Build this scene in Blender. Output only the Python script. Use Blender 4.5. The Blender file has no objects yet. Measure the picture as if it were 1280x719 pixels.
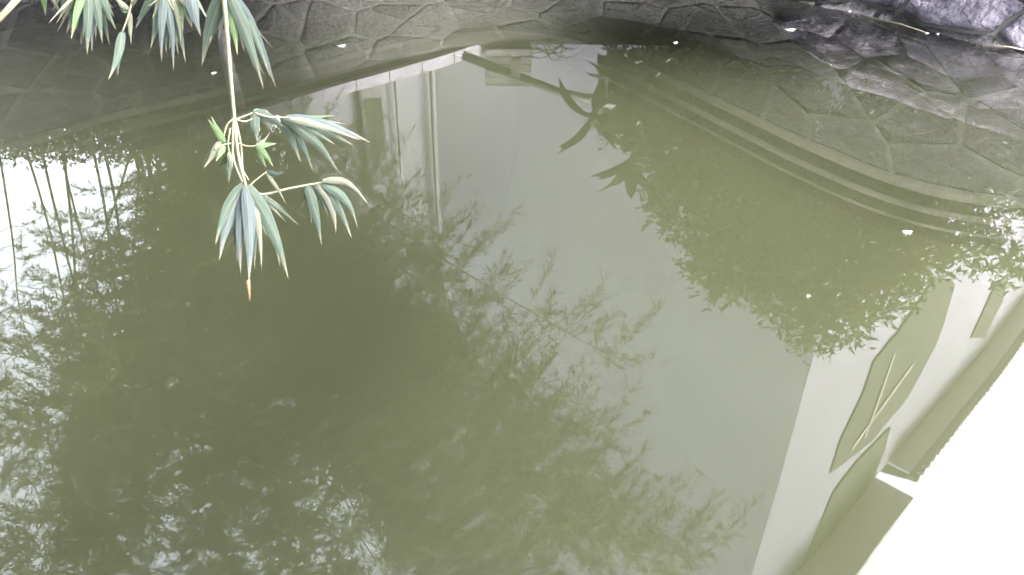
import bpy, bmesh, math, random
import numpy as np
from mathutils import Vector, Matrix, noise

random.seed(7); rng = np.random.default_rng(7)
R = math.radians
sc = bpy.context.scene
C = sc.collection

# ------------------------------------------------------------------ camera
H_CAM, PITCH, F = 1.7, R(34.0), 985.0          # eye above the water, pitch down, focal length in 1280-wide pixels
cam_d = bpy.data.cameras.new('camera')
cam_d.sensor_width = 36.0; cam_d.lens = 36.0 * F / 1280.0
cam_d.clip_start = 0.05; cam_d.clip_end = 2000
cam = bpy.data.objects.new('camera', cam_d); C.objects.link(cam)
cam.location = (0, 0, H_CAM); cam.rotation_euler = (math.pi/2 - PITCH, 0, 0)
sc.camera = cam
cam_d.dof.use_dof = False

# ------------------------------------------------------------------ sky, sun, exposure
SUN_EL, SUN_AZ = R(50), R(108)                  # azimuth measured from +Y towards +X
w = bpy.data.worlds.new('World'); sc.world = w; w.use_nodes = True
nt = w.node_tree; nt.nodes.clear()
sky = nt.nodes.new('ShaderNodeTexSky'); sky.sky_type = 'NISHITA'; sky.sun_disc = False
sky.sun_elevation = SUN_EL; sky.sun_rotation = SUN_AZ
sky.air_density = 1.0; sky.dust_density = 6.0; sky.ozone_density = 1.0
hs = nt.nodes.new('ShaderNodeHueSaturation'); hs.inputs['Saturation'].default_value = 0.32
bg = nt.nodes.new('ShaderNodeBackground'); bg.inputs['Strength'].default_value = 0.15
wo = nt.nodes.new('ShaderNodeOutputWorld')
nt.links.new(sky.outputs[0], hs.inputs['Color']); nt.links.new(hs.outputs[0], bg.inputs['Color'])
nt.links.new(bg.outputs[0], wo.inputs['Surface'])
sd = bpy.data.lights.new('sun', 'SUN'); sd.energy = 0.85; sd.angle = R(12); sd.color = (1, 0.975, 0.95)
sun = bpy.data.objects.new('sun', sd); C.objects.link(sun)
sv = Vector((math.sin(SUN_AZ)*math.cos(SUN_EL), math.cos(SUN_AZ)*math.cos(SUN_EL), math.sin(SUN_EL)))
sun.rotation_euler = sv.to_track_quat('Z', 'Y').to_euler()
sun.location = sv * 40
sc.view_settings.view_transform = 'Standard'; sc.view_settings.look = 'None'
sc.view_settings.exposure = 4.3; sc.view_settings.gamma = 1.0
sc.render.engine = 'CYCLES'
sc.cycles.use_denoising = True
sc.cycles.max_bounces = 8; sc.cycles.transparent_max_bounces = 12; sc.cycles.volume_bounces = 1
sc.cycles.glossy_bounces = 3; sc.cycles.diffuse_bounces = 3

# ------------------------------------------------------------------ helpers
ct, st = math.cos(PITCH), math.sin(PITCH)
def ray(px, py):
    """direction through a photo pixel (1280x719)"""
    a, b = px - 640.0, py - 359.5
    return Vector((a, F*ct - b*st, -(F*st + b*ct)))
def on_level(px, py, z=0.0):
    d = ray(px, py); t = (z - H_CAM) / d.z
    return Vector((d.x*t, d.y*t, z))
def at_dist(px, py, r):
    return Vector((0, 0, H_CAM)) + ray(px, py).normalized() * r
def mirrored(px, py, Y):
    """real point at depth Y whose reflection in the water is seen at the pixel"""
    d = ray(px, py); t = Y / d.y
    return Vector((d.x*t, Y, -(H_CAM + d.z*t)))
def mirrored_level(px, py, z):
    d = ray(px, py); t = (z + H_CAM) / -d.z
    return Vector((d.x*t, d.y*t, z))
def lin(r, g, b):
    f = lambda c: ((c/255+0.055)/1.055)**2.4 if c > 10 else c/255/12.92
    return (f(r), f(g), f(b), 1)

def mesh_obj(name, verts, faces, mat, parent=None, smooth=False, mats=None):
    me = bpy.data.meshes.new(name)
    me.from_pydata([tuple(v) for v in verts], [], faces)
    me.update()
    if smooth: me.polygons.foreach_set('use_smooth', [True]*len(me.polygons))
    if mat: me.materials.append(mat)
    o = bpy.data.objects.new(name, me); C.objects.link(o)
    if parent: o.parent = parent
    return o
def tag(o, label=None, cat=None, group=None, kind=None):
    if label: o['label'] = label
    if cat: o['category'] = cat
    if group: o['group'] = group
    if kind: o['kind'] = kind
    return o
def empty(name, loc=(0, 0, 0), label=None, cat=None, group=None):
    o = bpy.data.objects.new(name, None); C.objects.link(o); o.location = loc
    return tag(o, label, cat, group)

class MB:
    def __init__(s): s.v = []; s.f = []
    def add(s, v, f):
        k = len(s.v); s.v += [tuple(p) for p in v]; s.f += [tuple(i+k for i in q) for q in f]
    def box(s, o, ax, ay, az):
        """box from corner o along three vectors"""
        o, ax, ay, az = map(Vector, (o, ax, ay, az))
        p = [o, o+ax, o+ax+ay, o+ay]; p += [q+az for q in p]
        s.add(p, [(0,3,2,1), (4,5,6,7), (0,1,5,4), (1,2,6,5), (2,3,7,6), (3,0,4,7)])
    def tube(s, pts, rad, n=6, caps=True):
        pts = [Vector(p) for p in pts]
        if not hasattr(rad, '__len__'): rad = [rad]*len(pts)
        vs = []; prev = None
        for i, p in enumerate(pts):
            d = (pts[min(i+1, len(pts)-1)] - pts[max(i-1, 0)]).normalized()
            a = d.cross(Vector((0.31, 0.22, 0.93)));
            if a.length < 1e-3: a = d.cross(Vector((1, 0, 0)))
            a.normalize()
            if prev is not None:
                a2 = prev - d*prev.dot(d)
                if a2.length > 1e-4: a = a2.normalized()
            prev = a; b = d.cross(a)
            for k in range(n):
                t = 2*math.pi*k/n
                vs.append(p + (a*math.cos(t)+b*math.sin(t))*rad[i])
        fs = []
        for i in range(len(pts)-1):
            for k in range(n):
                k2 = (k+1) % n
                fs.append((i*n+k, i*n+k2, (i+1)*n+k2, (i+1)*n+k))
        if caps:
            fs.append(tuple(range(n-1, -1, -1))); fs.append(tuple((len(pts)-1)*n+k for k in range(n)))
        s.add(vs, fs)
    def build(s, name, mat, parent=None, smooth=False):
        return mesh_obj(name, s.v, s.f, mat, parent, smooth)

# ------------------------------------------------------------------ materials
def new_mat(name):
    m = bpy.data.materials.new(name); m.use_nodes = True
    n = m.node_tree.nodes; l = m.node_tree.links
    return m, n, l, n['Principled BSDF']
def noise_mat(name, c1, c2, scale=8.0, rough=0.8, bump=0.0, bscale=None, detail=6, c3=None, spec=0.3, coord='Object', dist=0.02):
    m, n, l, p = new_mat(name)
    tc = n.new('ShaderNodeTexCoord')
    no = n.new('ShaderNodeTexNoise'); no.inputs['Scale'].default_value = scale; no.inputs['Detail'].default_value = detail
    cr = n.new('ShaderNodeValToRGB')
    cr.color_ramp.elements[0].position = 0.3; cr.color_ramp.elements[1].position = 0.7
    cr.color_ramp.elements[0].color = c1; cr.color_ramp.elements[1].color = c2
    if c3:
        e = cr.color_ramp.elements.new(0.5); e.color = c3
    l.new(tc.outputs[coord], no.inputs['Vector']); l.new(no.outputs['Fac'], cr.inputs['Fac'])
    l.new(cr.outputs['Color'], p.inputs['Base Color'])
    p.inputs['Roughness'].default_value = rough; p.inputs['Specular IOR Level'].default_value = spec
    if bump:
        nb = n.new('ShaderNodeTexNoise'); nb.inputs['Scale'].default_value = bscale or scale*3; nb.inputs['Detail'].default_value = 8
        bp = n.new('ShaderNodeBump'); bp.inputs['Strength'].default_value = bump; bp.inputs['Distance'].default_value = dist
        l.new(tc.outputs[coord], nb.inputs['Vector']); l.new(nb.outputs['Fac'], bp.inputs['Height']); l.new(bp.outputs['Normal'], p.inputs['Normal'])
    return m
def random_tint(m, amount=0.25):
    """each object a slightly different value"""
    n = m.node_tree.nodes; l = m.node_tree.links; p = n['Principled BSDF']
    src = p.inputs['Base Color'].links[0].from_socket
    oi = n.new('ShaderNodeObjectInfo'); mr = n.new('ShaderNodeMapRange')
    mr.inputs['To Min'].default_value = 1-amount; mr.inputs['To Max'].default_value = 1+amount
    hv = n.new('ShaderNodeHueSaturation')
    l.new(oi.outputs['Random'], mr.inputs['Value']); l.new(mr.outputs[0], hv.inputs['Value'])
    l.new(src, hv.inputs['Color']); l.new(hv.outputs[0], p.inputs['Base Color'])
    return m

M = {}
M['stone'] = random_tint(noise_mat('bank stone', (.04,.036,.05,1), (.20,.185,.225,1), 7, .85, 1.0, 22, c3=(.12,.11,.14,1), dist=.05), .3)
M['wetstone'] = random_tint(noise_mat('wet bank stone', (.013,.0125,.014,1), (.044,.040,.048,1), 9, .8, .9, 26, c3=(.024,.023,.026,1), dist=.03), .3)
M['darkstone'] = random_tint(noise_mat('dark bank stone', (.010,.010,.010,1), (.032,.030,.033,1), 9, .8, .9, 26, c3=(.018,.018,.017,1), dist=.03), .3)  # darker stone colour for the upper bank left of the pale stones
M['mortar'] = noise_mat('mortar', (.025,.025,.024,1), (.07,.07,.067,1), 5, .9, .5)
M['concrete'] = noise_mat('concrete', (.03,.03,.027,1), (.085,.08,.07,1), 5, .9, .5, 30)
M['kerb'] = noise_mat('white kerb', (.22,.21,.25,1), (.30,.29,.33,1), 4, .7, .2)
M['silt'] = noise_mat('pond silt', (.07,.075,.04,1), (.12,.12,.07,1), 2, 1)
M['soil'] = noise_mat('bank soil', (.04,.032,.028,1), (.09,.075,.065,1), 3, 1, .6)
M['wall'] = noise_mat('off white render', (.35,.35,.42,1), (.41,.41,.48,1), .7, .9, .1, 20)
M['awall'] = noise_mat('grey render', (.17,.17,.20,1), (.20,.20,.23,1), .7, .9, .1, 20)
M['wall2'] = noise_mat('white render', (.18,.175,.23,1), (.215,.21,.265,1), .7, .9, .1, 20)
M['plinth'] = noise_mat('grey render', (.11,.11,.12,1), (.15,.15,.16,1), 2, .9)
M['darkwood'] = noise_mat('dark painted timber', (.03,.03,.03,1), (.06,.06,.055,1), 6, .6)
M['pipe'] = noise_mat('pale plastic pipe', (.15,.145,.165,1), (.19,.185,.205,1), 3, .5)
M['tile'] = noise_mat('grey roof tile', (.12,.12,.12,1), (.22,.21,.2,1), 5, .8)
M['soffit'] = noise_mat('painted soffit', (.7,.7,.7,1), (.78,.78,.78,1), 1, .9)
M['brick'] = random_tint(noise_mat('grey brick', (.08,.08,.09,1), (.16,.155,.165,1), 10, .9, .4), .25)
M['frame'] = noise_mat('window frame', (.10,.10,.10,1), (.14,.14,.13,1), 5, .5)
M['petal'] = noise_mat('white petal', (.8,.8,.76,1), (.88,.88,.86,1), 30, .6)
M['bark'] = noise_mat('bark', (.05,.04,.03,1), (.12,.1,.08,1), 12, .9, .6)
M['culm'] = noise_mat('bamboo culm', (.09,.12,.05,1), (.16,.18,.09,1), 7, .5)
m, n, l, p = new_mat('dark window glass'); p.inputs['Base Color'].default_value = (.05,.055,.045,1); p.inputs['Roughness'].default_value = .9; p.inputs['Specular IOR Level'].default_value = .1; M['interior'] = m  # matte dark colour stands in for the unlit inside of the openings

def leaf_mat(name, c1, c2, scale, rough=.5, trans=.25):
    m = noise_mat(name, c1, c2, scale, rough, spec=.4)
    n = m.node_tree.nodes; l = m.node_tree.links; p = n['Principled BSDF']
    tr = n.new('ShaderNodeBsdfTranslucent'); mx = n.new('ShaderNodeMixShader'); mx.inputs[0].default_value = trans
    l.new(p.inputs['Base Color'].links[0].from_socket, tr.inputs['Color'])
    l.new(p.outputs[0], mx.inputs[1]); l.new(tr.outputs[0], mx.inputs[2])
    l.new(mx.outputs[0], n['Material Output'].inputs['Surface'])
    return m
M['bleaf'] = leaf_mat('bamboo leaf far', (.035,.055,.02,1), (.08,.11,.035,1), 3)
M['tleaf'] = leaf_mat('tree leaf', (.03,.05,.018,1), (.07,.1,.03,1), 3)
M['lleaf'] = leaf_mat('lance leaf', (.02,.035,.015,1), (.05,.07,.03,1), 3)
M['hleaf'] = leaf_mat('hedge leaf', (.03,.045,.02,1), (.06,.08,.03,1), 3)

# near bamboo leaf: streaks along the blade, dry cream towards the tip
def near_leaf(name, ca, cb, tip):
    m, n, l, p = new_mat(name)
    uv = n.new('ShaderNodeUVMap'); uv.uv_map = 'UVMap'
    mp = n.new('ShaderNodeMapping'); mp.inputs['Scale'].default_value = (30, 2.2, 1)
    oi = n.new('ShaderNodeObjectInfo')
    ad = n.new('ShaderNodeVectorMath'); ad.operation = 'ADD'
    no = n.new('ShaderNodeTexNoise'); no.inputs['Scale'].default_value = 1.0; no.inputs['Detail'].default_value = 5
    cr = n.new('ShaderNodeValToRGB'); cr.color_ramp.elements[0].position = .3; cr.color_ramp.elements[1].position = .72
    cr.color_ramp.elements[0].color = ca; cr.color_ramp.elements[1].color = cb
    sp = n.new('ShaderNodeSeparateXYZ')
    mr = n.new('ShaderNodeMapRange'); mr.inputs['From Min'].default_value = .72; mr.inputs['From Max'].default_value = 1.0
    mx = n.new('ShaderNodeMix'); mx.data_type = 'RGBA'
    n2 = n.new('ShaderNodeTexNoise'); n2.inputs['Scale'].default_value = 6
    mu = n.new('ShaderNodeMath'); mu.operation = 'MULTIPLY_ADD'; mu.inputs[1].default_value = .5; mu.inputs[2].default_value = -.25
    sm = n.new('ShaderNodeMath'); sm.operation = 'ADD'
    l.new(uv.outputs[0], mp.inputs['Vector']); l.new(mp.outputs[0], ad.inputs[0]); l.new(oi.outputs['Random'], ad.inputs[1])
    l.new(ad.outputs[0], no.inputs['Vector']); l.new(no.outputs['Fac'], cr.inputs['Fac'])
    l.new(uv.outputs[0], sp.inputs[0]); l.new(uv.outputs[0], n2.inputs['Vector'])
    l.new(n2.outputs['Fac'], mu.inputs[0]); l.new(sp.outputs['Y'], sm.inputs[0]); l.new(mu.outputs[0], sm.inputs[1])
    l.new(sm.outputs[0], mr.inputs['Value'])
    l.new(mr.outputs[0], mx.inputs['Factor']); l.new(cr.outputs['Color'], mx.inputs[6]); mx.inputs[7].default_value = tip
    ab = n.new('ShaderNodeMath'); ab.operation = 'SUBTRACT'; ab.inputs[1].default_value = .5
    a2 = n.new('ShaderNodeMath'); a2.operation = 'ABSOLUTE'
    m3 = n.new('ShaderNodeMapRange'); m3.inputs['From Min'].default_value = .03; m3.inputs['From Max'].default_value = .09; m3.inputs['To Min'].default_value = .3; m3.inputs['To Max'].default_value = 0
    x3 = n.new('ShaderNodeMix'); x3.data_type = 'RGBA'; x3.inputs[7].default_value = tip
    l.new(sp.outputs['X'], ab.inputs[0]); l.new(ab.outputs[0], a2.inputs[0]); l.new(a2.outputs[0], m3.inputs['Value']); l.new(m3.outputs[0], x3.inputs['Factor']); l.new(mx.outputs[2], x3.inputs[6]); mx = x3
    hv = n.new('ShaderNodeHueSaturation'); r2 = n.new('ShaderNodeMapRange'); r2.inputs['To Min'].default_value = .8; r2.inputs['To Max'].default_value = 1.2
    l.new(oi.outputs['Random'], r2.inputs['Value']); l.new(r2.outputs[0], hv.inputs['Value']); l.new(mx.outputs[2], hv.inputs['Color'])
    l.new(hv.outputs[0], p.inputs['Base Color'])
    p.inputs['Roughness'].default_value = .65; p.inputs['Specular IOR Level'].default_value = .25
    bp = n.new('ShaderNodeBump'); bp.inputs['Strength'].default_value = .35; bp.inputs['Distance'].default_value = .002
    l.new(no.outputs['Fac'], bp.inputs['Height']); l.new(bp.outputs['Normal'], p.inputs['Normal'])
    tr = n.new('ShaderNodeBsdfTranslucent'); ms = n.new('ShaderNodeMixShader'); ms.inputs[0].default_value = .3
    l.new(hv.outputs[0], tr.inputs['Color']); l.new(p.outputs[0], ms.inputs[1]); l.new(tr.outputs[0], ms.inputs[2])
    l.new(ms.outputs[0], n['Material Output'].inputs['Surface'])
    return m
M['nleaf'] = near_leaf('hanging bamboo leaf', (.028,.05,.036,1), (.09,.118,.095,1), (.18,.165,.12,1))
M['nblue'] = near_leaf('bluish bamboo leaf', (.032,.05,.05,1), (.105,.128,.13,1), (.18,.165,.14,1))
M['ngreen'] = near_leaf('green bamboo leaf', (.045,.085,.035,1), (.10,.15,.075,1), (.2,.2,.12,1))
M['npale'] = near_leaf('pale dry bamboo leaf', (.09,.10,.07,1), (.16,.165,.13,1), (.25,.225,.17,1))
M['nstem'] = noise_mat('bamboo twig', (.12,.12,.075,1), (.20,.185,.135,1), 25, .7)
M['dry'] = noise_mat('dry reddish tip', (.22,.09,.05,1), (.3,.16,.1,1), 20, .8)

# ------------------------------------------------------------------ water: a closed body of murky green water
def water_mat():
    m = bpy.data.materials.new('murky pond water'); m.use_nodes = True
    n = m.node_tree.nodes; l = m.node_tree.links; n.clear()
    out = n.new('ShaderNodeOutputMaterial')
    tc = n.new('ShaderNodeTexCoord')
    mp = n.new('ShaderNodeMapping'); mp.inputs['Scale'].default_value = (1, .6, 1)
    n1 = n.new('ShaderNodeTexNoise'); n1.inputs['Scale'].default_value = 1.3; n1.inputs['Detail'].default_value = 0.0
    bp = n.new('ShaderNodeBump'); bp.inputs['Strength'].default_value = 1.0; bp.inputs['Distance'].default_value = .0038
    l.new(tc.outputs['Object'], mp.inputs['Vector']); l.new(mp.outputs[0], n1.inputs['Vector'])
    l.new(n1.outputs['Fac'], bp.inputs['Height'])
    gl = n.new('ShaderNodeBsdfGlossy'); gl.inputs['Roughness'].default_value = 0.009
    gl.inputs['Color'].default_value = (1, 1, 1, 1)
    tr = n.new('ShaderNodeBsdfTransparent')
    fr = n.new('ShaderNodeFresnel'); fr.inputs['IOR'].default_value = 1.65
    mx = n.new('ShaderNodeMixShader')
    l.new(bp.outputs['Normal'], gl.inputs['Normal'])
    l.new(fr.outputs[0], mx.inputs[0]); l.new(tr.outputs[0], mx.inputs[1]); l.new(gl.outputs[0], mx.inputs[2])
    l.new(mx.outputs[0], out.inputs['Surface'])
    pv = n.new('ShaderNodeVolumePrincipled')
    pv.inputs['Color'].default_value = (.32, .345, .205, 1); pv.inputs['Density'].default_value = .56
    pv.inputs['Anisotropy'].default_value = 0.0
    l.new(pv.outputs[0], out.inputs['Volume'])
    return m
M['water'] = water_mat()

# ------------------------------------------------------------------ pond rings
def spline(pts, n):
    pts = [Vector(p) for p in pts]; out = []
    P = [pts[0]] + pts + [pts[-1]]; k = len(pts) - 1
    for i in range(n+1):
        u = i/n*k; j = min(int(u), k-1); t = u-j
        a, b, c, d = P[j], P[j+1], P[j+2], P[j+3]
        out.append(.5*((2*b)+(c-a)*t+(2*a-5*b+4*c-d)*t*t+(3*b-a-3*c+d)*t*t*t))
    return out
ZF = -0.38
ZT, ZR = 1.3, 0.85
def zt(x):
    t = max(0, min(1, (x+2.6)/2.1)); t = t*t*(3-2*t); return ZT+(ZR-ZT)*t
foot_px = [(-330,262), (-160,225), (0,186), (120,150), (210,128), (300,107), (400,78), (480,58), (540,46), (590,40), (640,39), (690,44), (750,60),
           (810,84), (870,112), (940,145), (1010,178), (1080,208), (1150,232), (1220,246), (1290,250), (1400,246), (1560,232)]
water_px = [(-330,28), (-160,14), (0,2), (120,-8), (210,-14), (300,-18), (400,-21), (480,-23), (540,-24), (590,-26), (640,-28), (690,-29), (750,-30),
            (810,-30), (870,-26), (940,-14), (1010,2), (1080,15), (1150,33), (1220,52), (1290,64), (1400,85), (1560,112)]
footv = [on_level(a, b, ZF) for a, b in foot_px]
watv = [on_level(a, b, 0) for a, b in water_px]
# the part of the pond outside the frame, clockwise back round the camera
back_w = [(8.6, 2.6), (7.8, .6), (5.2, .15), (2.6, .15), (0, .15), (-2.8, .15), (-5.6, .3), (-8.2, 1.2), (-9.2, 3.0)]
cen = Vector((0, 3.4, 0))
for x, y in back_w:
    v = Vector((x, y, 0)); watv.append(v)
    d = (cen - v); d.z = 0; d.normalize(); footv.append(v + d*.35 + Vector((0, 0, ZF)))
NR = 320
def closed_spline(pts, n):
    pts = [Vector(p) for p in pts]; k = len(pts); out = []
    for i in range(n):
        u = i/n*k; j = int(u) % k; t = u-int(u)
        a, b, c, d = pts[(j-1) % k], pts[j], pts[(j+1) % k], pts[(j+2) % k]
        out.append(.5*((2*b)+(c-a)*t+(2*a-5*b+4*c-d)*t*t+(3*b-a-3*c+d)*t*t*t))
    return out
ringW = closed_spline(watv, NR); ringF = closed_spline(footv, NR)
nvis = len(foot_px)
u_of = lambda i: i / NR * len(watv)                # control-point index of ring sample i
def outward(ring, i):
    a, b = ring[(i-1) % NR], ring[(i+1) % NR]
    t = (b-a); t.z = 0; t.normalize()
    nrm = Vector((-t.y, t.x, 0))                   # left of a clockwise path = outward
    return nrm
def offset(ring, d, z):
    out = []
    for i, p in enumerate(ring):
        q = p + outward(ring, i)*(d(i) if callable(d) else d); q.z = z(i) if callable(z) else z
        out.append(q)
    return out
def far_w(i):
    """1 on the far bank, 0 on the near bank behind the camera"""
    u = u_of(i)
    if u <= nvis-1: return 1.0
    return max(0.0, 1 - min(u-(nvis-1), len(watv)-u)/2.0)
ringT = []
for i in range(NR):
    o = outward(ringW, i); fw = far_w(i); q = ringW[i] + o*(.25 + (.2+.25*max(0, min(1, (ringW[i].x+2.6)/2.1)))*fw); q.z = .2 + (zt(q.x)-.2)*fw; ringT.append(q)
ring_steps = [offset(ringF, -.10, ZF), offset(ringF, -.105, ZF-.07), offset(ringF, -.19, ZF-.07), offset(ringF, -.2, ZF-.13), offset(ringF, -.24, ZF-.13), offset(ringF, -.25, ZF-.2)]

def loft(name, rings, mat, kind=None, parent=None, smooth=True, closed=True):
    vs = []; fs = []
    for r_ in rings: vs += r_
    n_ = len(rings[0])
    for k in range(len(rings)-1):
        for i in range(n_ if closed else n_-1):
            j = (i+1) % n_
            fs.append((k*n_+i, k*n_+j, (k+1)*n_+j, (k+1)*n_+i))
    o = mesh_obj(name, vs, fs, mat, parent, smooth)
    if kind: o['kind'] = kind
    return o
# mortar bed of the paved bank, from the foot up to the terrace
bank = loft('bank_slope', [ringF, ringW, ringT], M['mortar'], 'structure', smooth=False)
tag(bank, 'sloping stone paved bank running down into the green pond')
# kerbed ledge at the foot of the slope
led = loft('stepped_ledge', [ringF]+ring_steps, M['concrete'], 'structure', smooth=False)
tag(led, 'submerged double stepped concrete ledge at the foot of the bank')
# silted side slope below the ledge
side = loft('pond_side', [offset(ringF, -.245, ZF-.18), offset(ringF, -.5, -1.3), offset(ringF, -1.1, -2.2), offset(ringF, -1.6, -2.75)], M['silt'], 'structure')
# bottom
bot = mesh_obj('pond_bed', [(-14,-1.5,-2.7), (14,-1.5,-2.7), (14,12,-2.7), (-14,12,-2.7)], [(0,1,2,3)], M['silt']); bot['kind'] = 'structure'
# ground out to the horizon
outer = []
for i in range(NR):
    d = ringT[i]-cen; d.z = 0; d.normalize(); q = cen + d*400; q.z = ringT[i].z; outer.append(q)
mid = []
for i in range(NR):
    d = ringT[i]-cen; d.z = 0; d.normalize(); q = ringT[i] + d*3; q.z = ringT[i].z; mid.append(q)
gr = loft('ground', [ringT, mid, outer], M['soil'], 'structure', smooth=False)
# water body
wv = [(-13,-1.2,-2.66), (13,-1.2,-2.66), (13,11.5,-2.66), (-13,11.5,-2.66), (-13,-1.2,0), (13,-1.2,0), (13,11.5,0), (-13,11.5,0)]
water = mesh_obj('water', wv, [(0,3,2,1), (4,5,6,7), (0,1,5,4), (1,2,6,5), (2,3,7,6), (3,0,4,7)], M['water']); water['kind'] = 'structure'

# ------------------------------------------------------------------ crazy paving: each stone its own piece
def clip(poly, px, py, nx, ny):
    out = []
    for i in range(len(poly)):
        a, b = poly[i], poly[(i+1) % len(poly)]
        da = (a[0]-px)*nx+(a[1]-py)*ny; db = (b[0]-px)*nx+(b[1]-py)*ny
        if da <= 0: out.append(a)
        if da*db < 0:
            t = da/(da-db); out.append((a[0]+(b[0]-a[0])*t, a[1]+(b[1]-a[1])*t))
    return out
# arc length along the waterline over the part of the bank in view
i0, i1 = int(0.6/len(watv)*NR), int((nvis-1.4)/len(watv)*NR)
midr = [(ringW[i]+ringF[i])/2 for i in range(NR)]
S = [0.0]
for i in range(i0, i1): S.append(S[-1] + (midr[i+1]-midr[i]).length)
Ltot = S[-1]
def bank_pt(s, v):
    """s metres along the bank; v: 0 at the foot, 1 at the waterline, 2 at the terrace"""
    s = max(0, min(Ltot-1e-4, s)); k = int(np.searchsorted(S, s, 'right'))-1; k = min(k, len(S)-2)
    t = (s-S[k])/(S[k+1]-S[k]); i = i0+k
    f_ = ringF[i].lerp(ringF[i+1], t); w_ = ringW[i].lerp(ringW[i+1], t); t_ = ringT[i].lerp(ringT[i+1], t)
    return f_.lerp(w_, v) if v <= 1 else w_.lerp(t_, v-1)
def bank_nrm(s, v):
    e = .02
    a = bank_pt(s+e, v)-bank_pt(s-e, v); b = bank_pt(s, min(2, v+e)) - bank_pt(s, max(0, v-e))
    nn = a.cross(b);
    if nn.z < 0: nn = -nn
    return nn.normalized()
# lower band 0..1 about 1.7 m wide, upper band 1..2 about 1.6 m wide: work in metres then map back
WID = 1.75
cell = .60
seeds = []
rows = int(2*WID/(cell*.86))
for r_ in range(-1, rows+2):
    for c_ in range(-1, int(Ltot/cell)+3):
        sx = (c_+.5*(r_ % 2))*cell + random.uniform(-.25, .25); sy = r_*cell*.86 + random.uniform(-.22, .22)
        seeds.append((sx, sy))
stone_n = 0
for (sx, sy) in seeds:
    if sx < -.3 or sx > Ltot+.3 or sy < -.3 or sy > 2*WID+.25: continue
    poly = [(sx-.8, sy-.8), (sx+.8, sy-.8), (sx+.8, sy+.8), (sx-.8, sy+.8)]
    for (tx, ty) in seeds:
        if (tx, ty) == (sx, sy) or abs(tx-sx) > 1.3 or abs(ty-sy) > 1.3: continue
        dx, dy = tx-sx, ty-sy; dl = math.hypot(dx, dy); nx, ny = dx/dl, dy/dl
        g = .020
        poly = clip(poly, sx+dx/2-nx*g, sy+dy/2-ny*g, nx, ny)
        if len(poly) < 3: break
    if len(poly) < 3: continue
    poly = clip(poly, 0, .03, 0, -1); poly = clip(poly, 0, 2*WID-.02, 0, 1)
    poly = clip(poly, 0.01, 0, -1, 0); poly = clip(poly, Ltot-.01, 0, 1, 0)
    if len(poly) < 3: continue
    area = abs(sum(poly[i][0]*poly[(i+1) % len(poly)][1]-poly[(i+1) % len(poly)][0]*poly[i][1] for i in range(len(poly))))/2
    if area < .02: continue
    # drop doubled corners, add wobbly mid points
    pts = []
    for i in range(len(poly)):
        a, b = poly[i], poly[(i+1) % len(poly)]
        L_ = math.hypot(b[0]-a[0], b[1]-a[1])
        if L_ < .03: continue
        pts.append(a)
        k_ = 2 if L_ > .2 else 1
        for q in range(1, k_+1):
            t = q/(k_+1)
            nx, ny = (b[1]-a[1])/L_, -(b[0]-a[0])/L_; wob = random.uniform(-.006, .012)
            pts.append((a[0]+(b[0]-a[0])*t - nx*wob, a[1]+(b[1]-a[1])*t - ny*wob))
    if len(pts) < 4: continue
    cx = sum(q[0] for q in pts)/len(pts); cy = sum(q[1] for q in pts)/len(pts)
    up = cy > WID*.93
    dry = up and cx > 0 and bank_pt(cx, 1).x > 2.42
    amp = .07 if dry else .02
    dome = random.uniform(.05, .10) if dry else random.uniform(.008, .018)
    tilt = Vector((random.uniform(-1, 1), random.uniform(-1, 1))) * (.12 if dry else .03)
    vs = []; fs = []; n_ = len(pts)
    ringsS = ((1.0, -.02), (1.0, .3), (.93, .72), (.66, .93), (.33, 1.0))
    off = random.uniform(0, 100)
    for (sc_, hh) in ringsS:
        for q in pts:
            x = cx+(q[0]-cx)*sc_; y = cy+(q[1]-cy)*sc_
            v = max(0, min(2, y/WID)); P_ = bank_pt(x, v); N_ = bank_nrm(x, v)
            h_ = dome*hh
            if hh > .5: h_ += amp*(noise.noise(Vector((x*6+off, y*6, off)))*.7 + noise.noise(Vector((x*15, y*15, off)))*.35) + tilt.x*(x-cx)+tilt.y*(y-cy)
            vs.append(P_ + N_*max(h_, -.02 if hh < .1 else .006))
    P_ = bank_pt(cx, max(0, min(2, cy/WID))); vs.append(P_ + bank_nrm(cx, max(0, min(2, cy/WID)))*(dome+amp*.2))
    for k in range(len(ringsS)-1):
        for i in range(n_):
            j = (i+1) % n_; fs.append((k*n_+i, k*n_+j, (k+1)*n_+j, (k+1)*n_+i))
    k = (len(ringsS)-1)*n_
    for i in range(n_): fs.append((k+i, k+(i+1) % n_, len(vs)-1))
    if cx < Ltot*.02: pass
    mesh_obj('stone', vs, fs, M['wetstone' if not up else ('stone' if dry else 'darkstone')], bank, smooth=up)
    stone_n += 1
print('stones', stone_n, 'length', Ltot)

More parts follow.
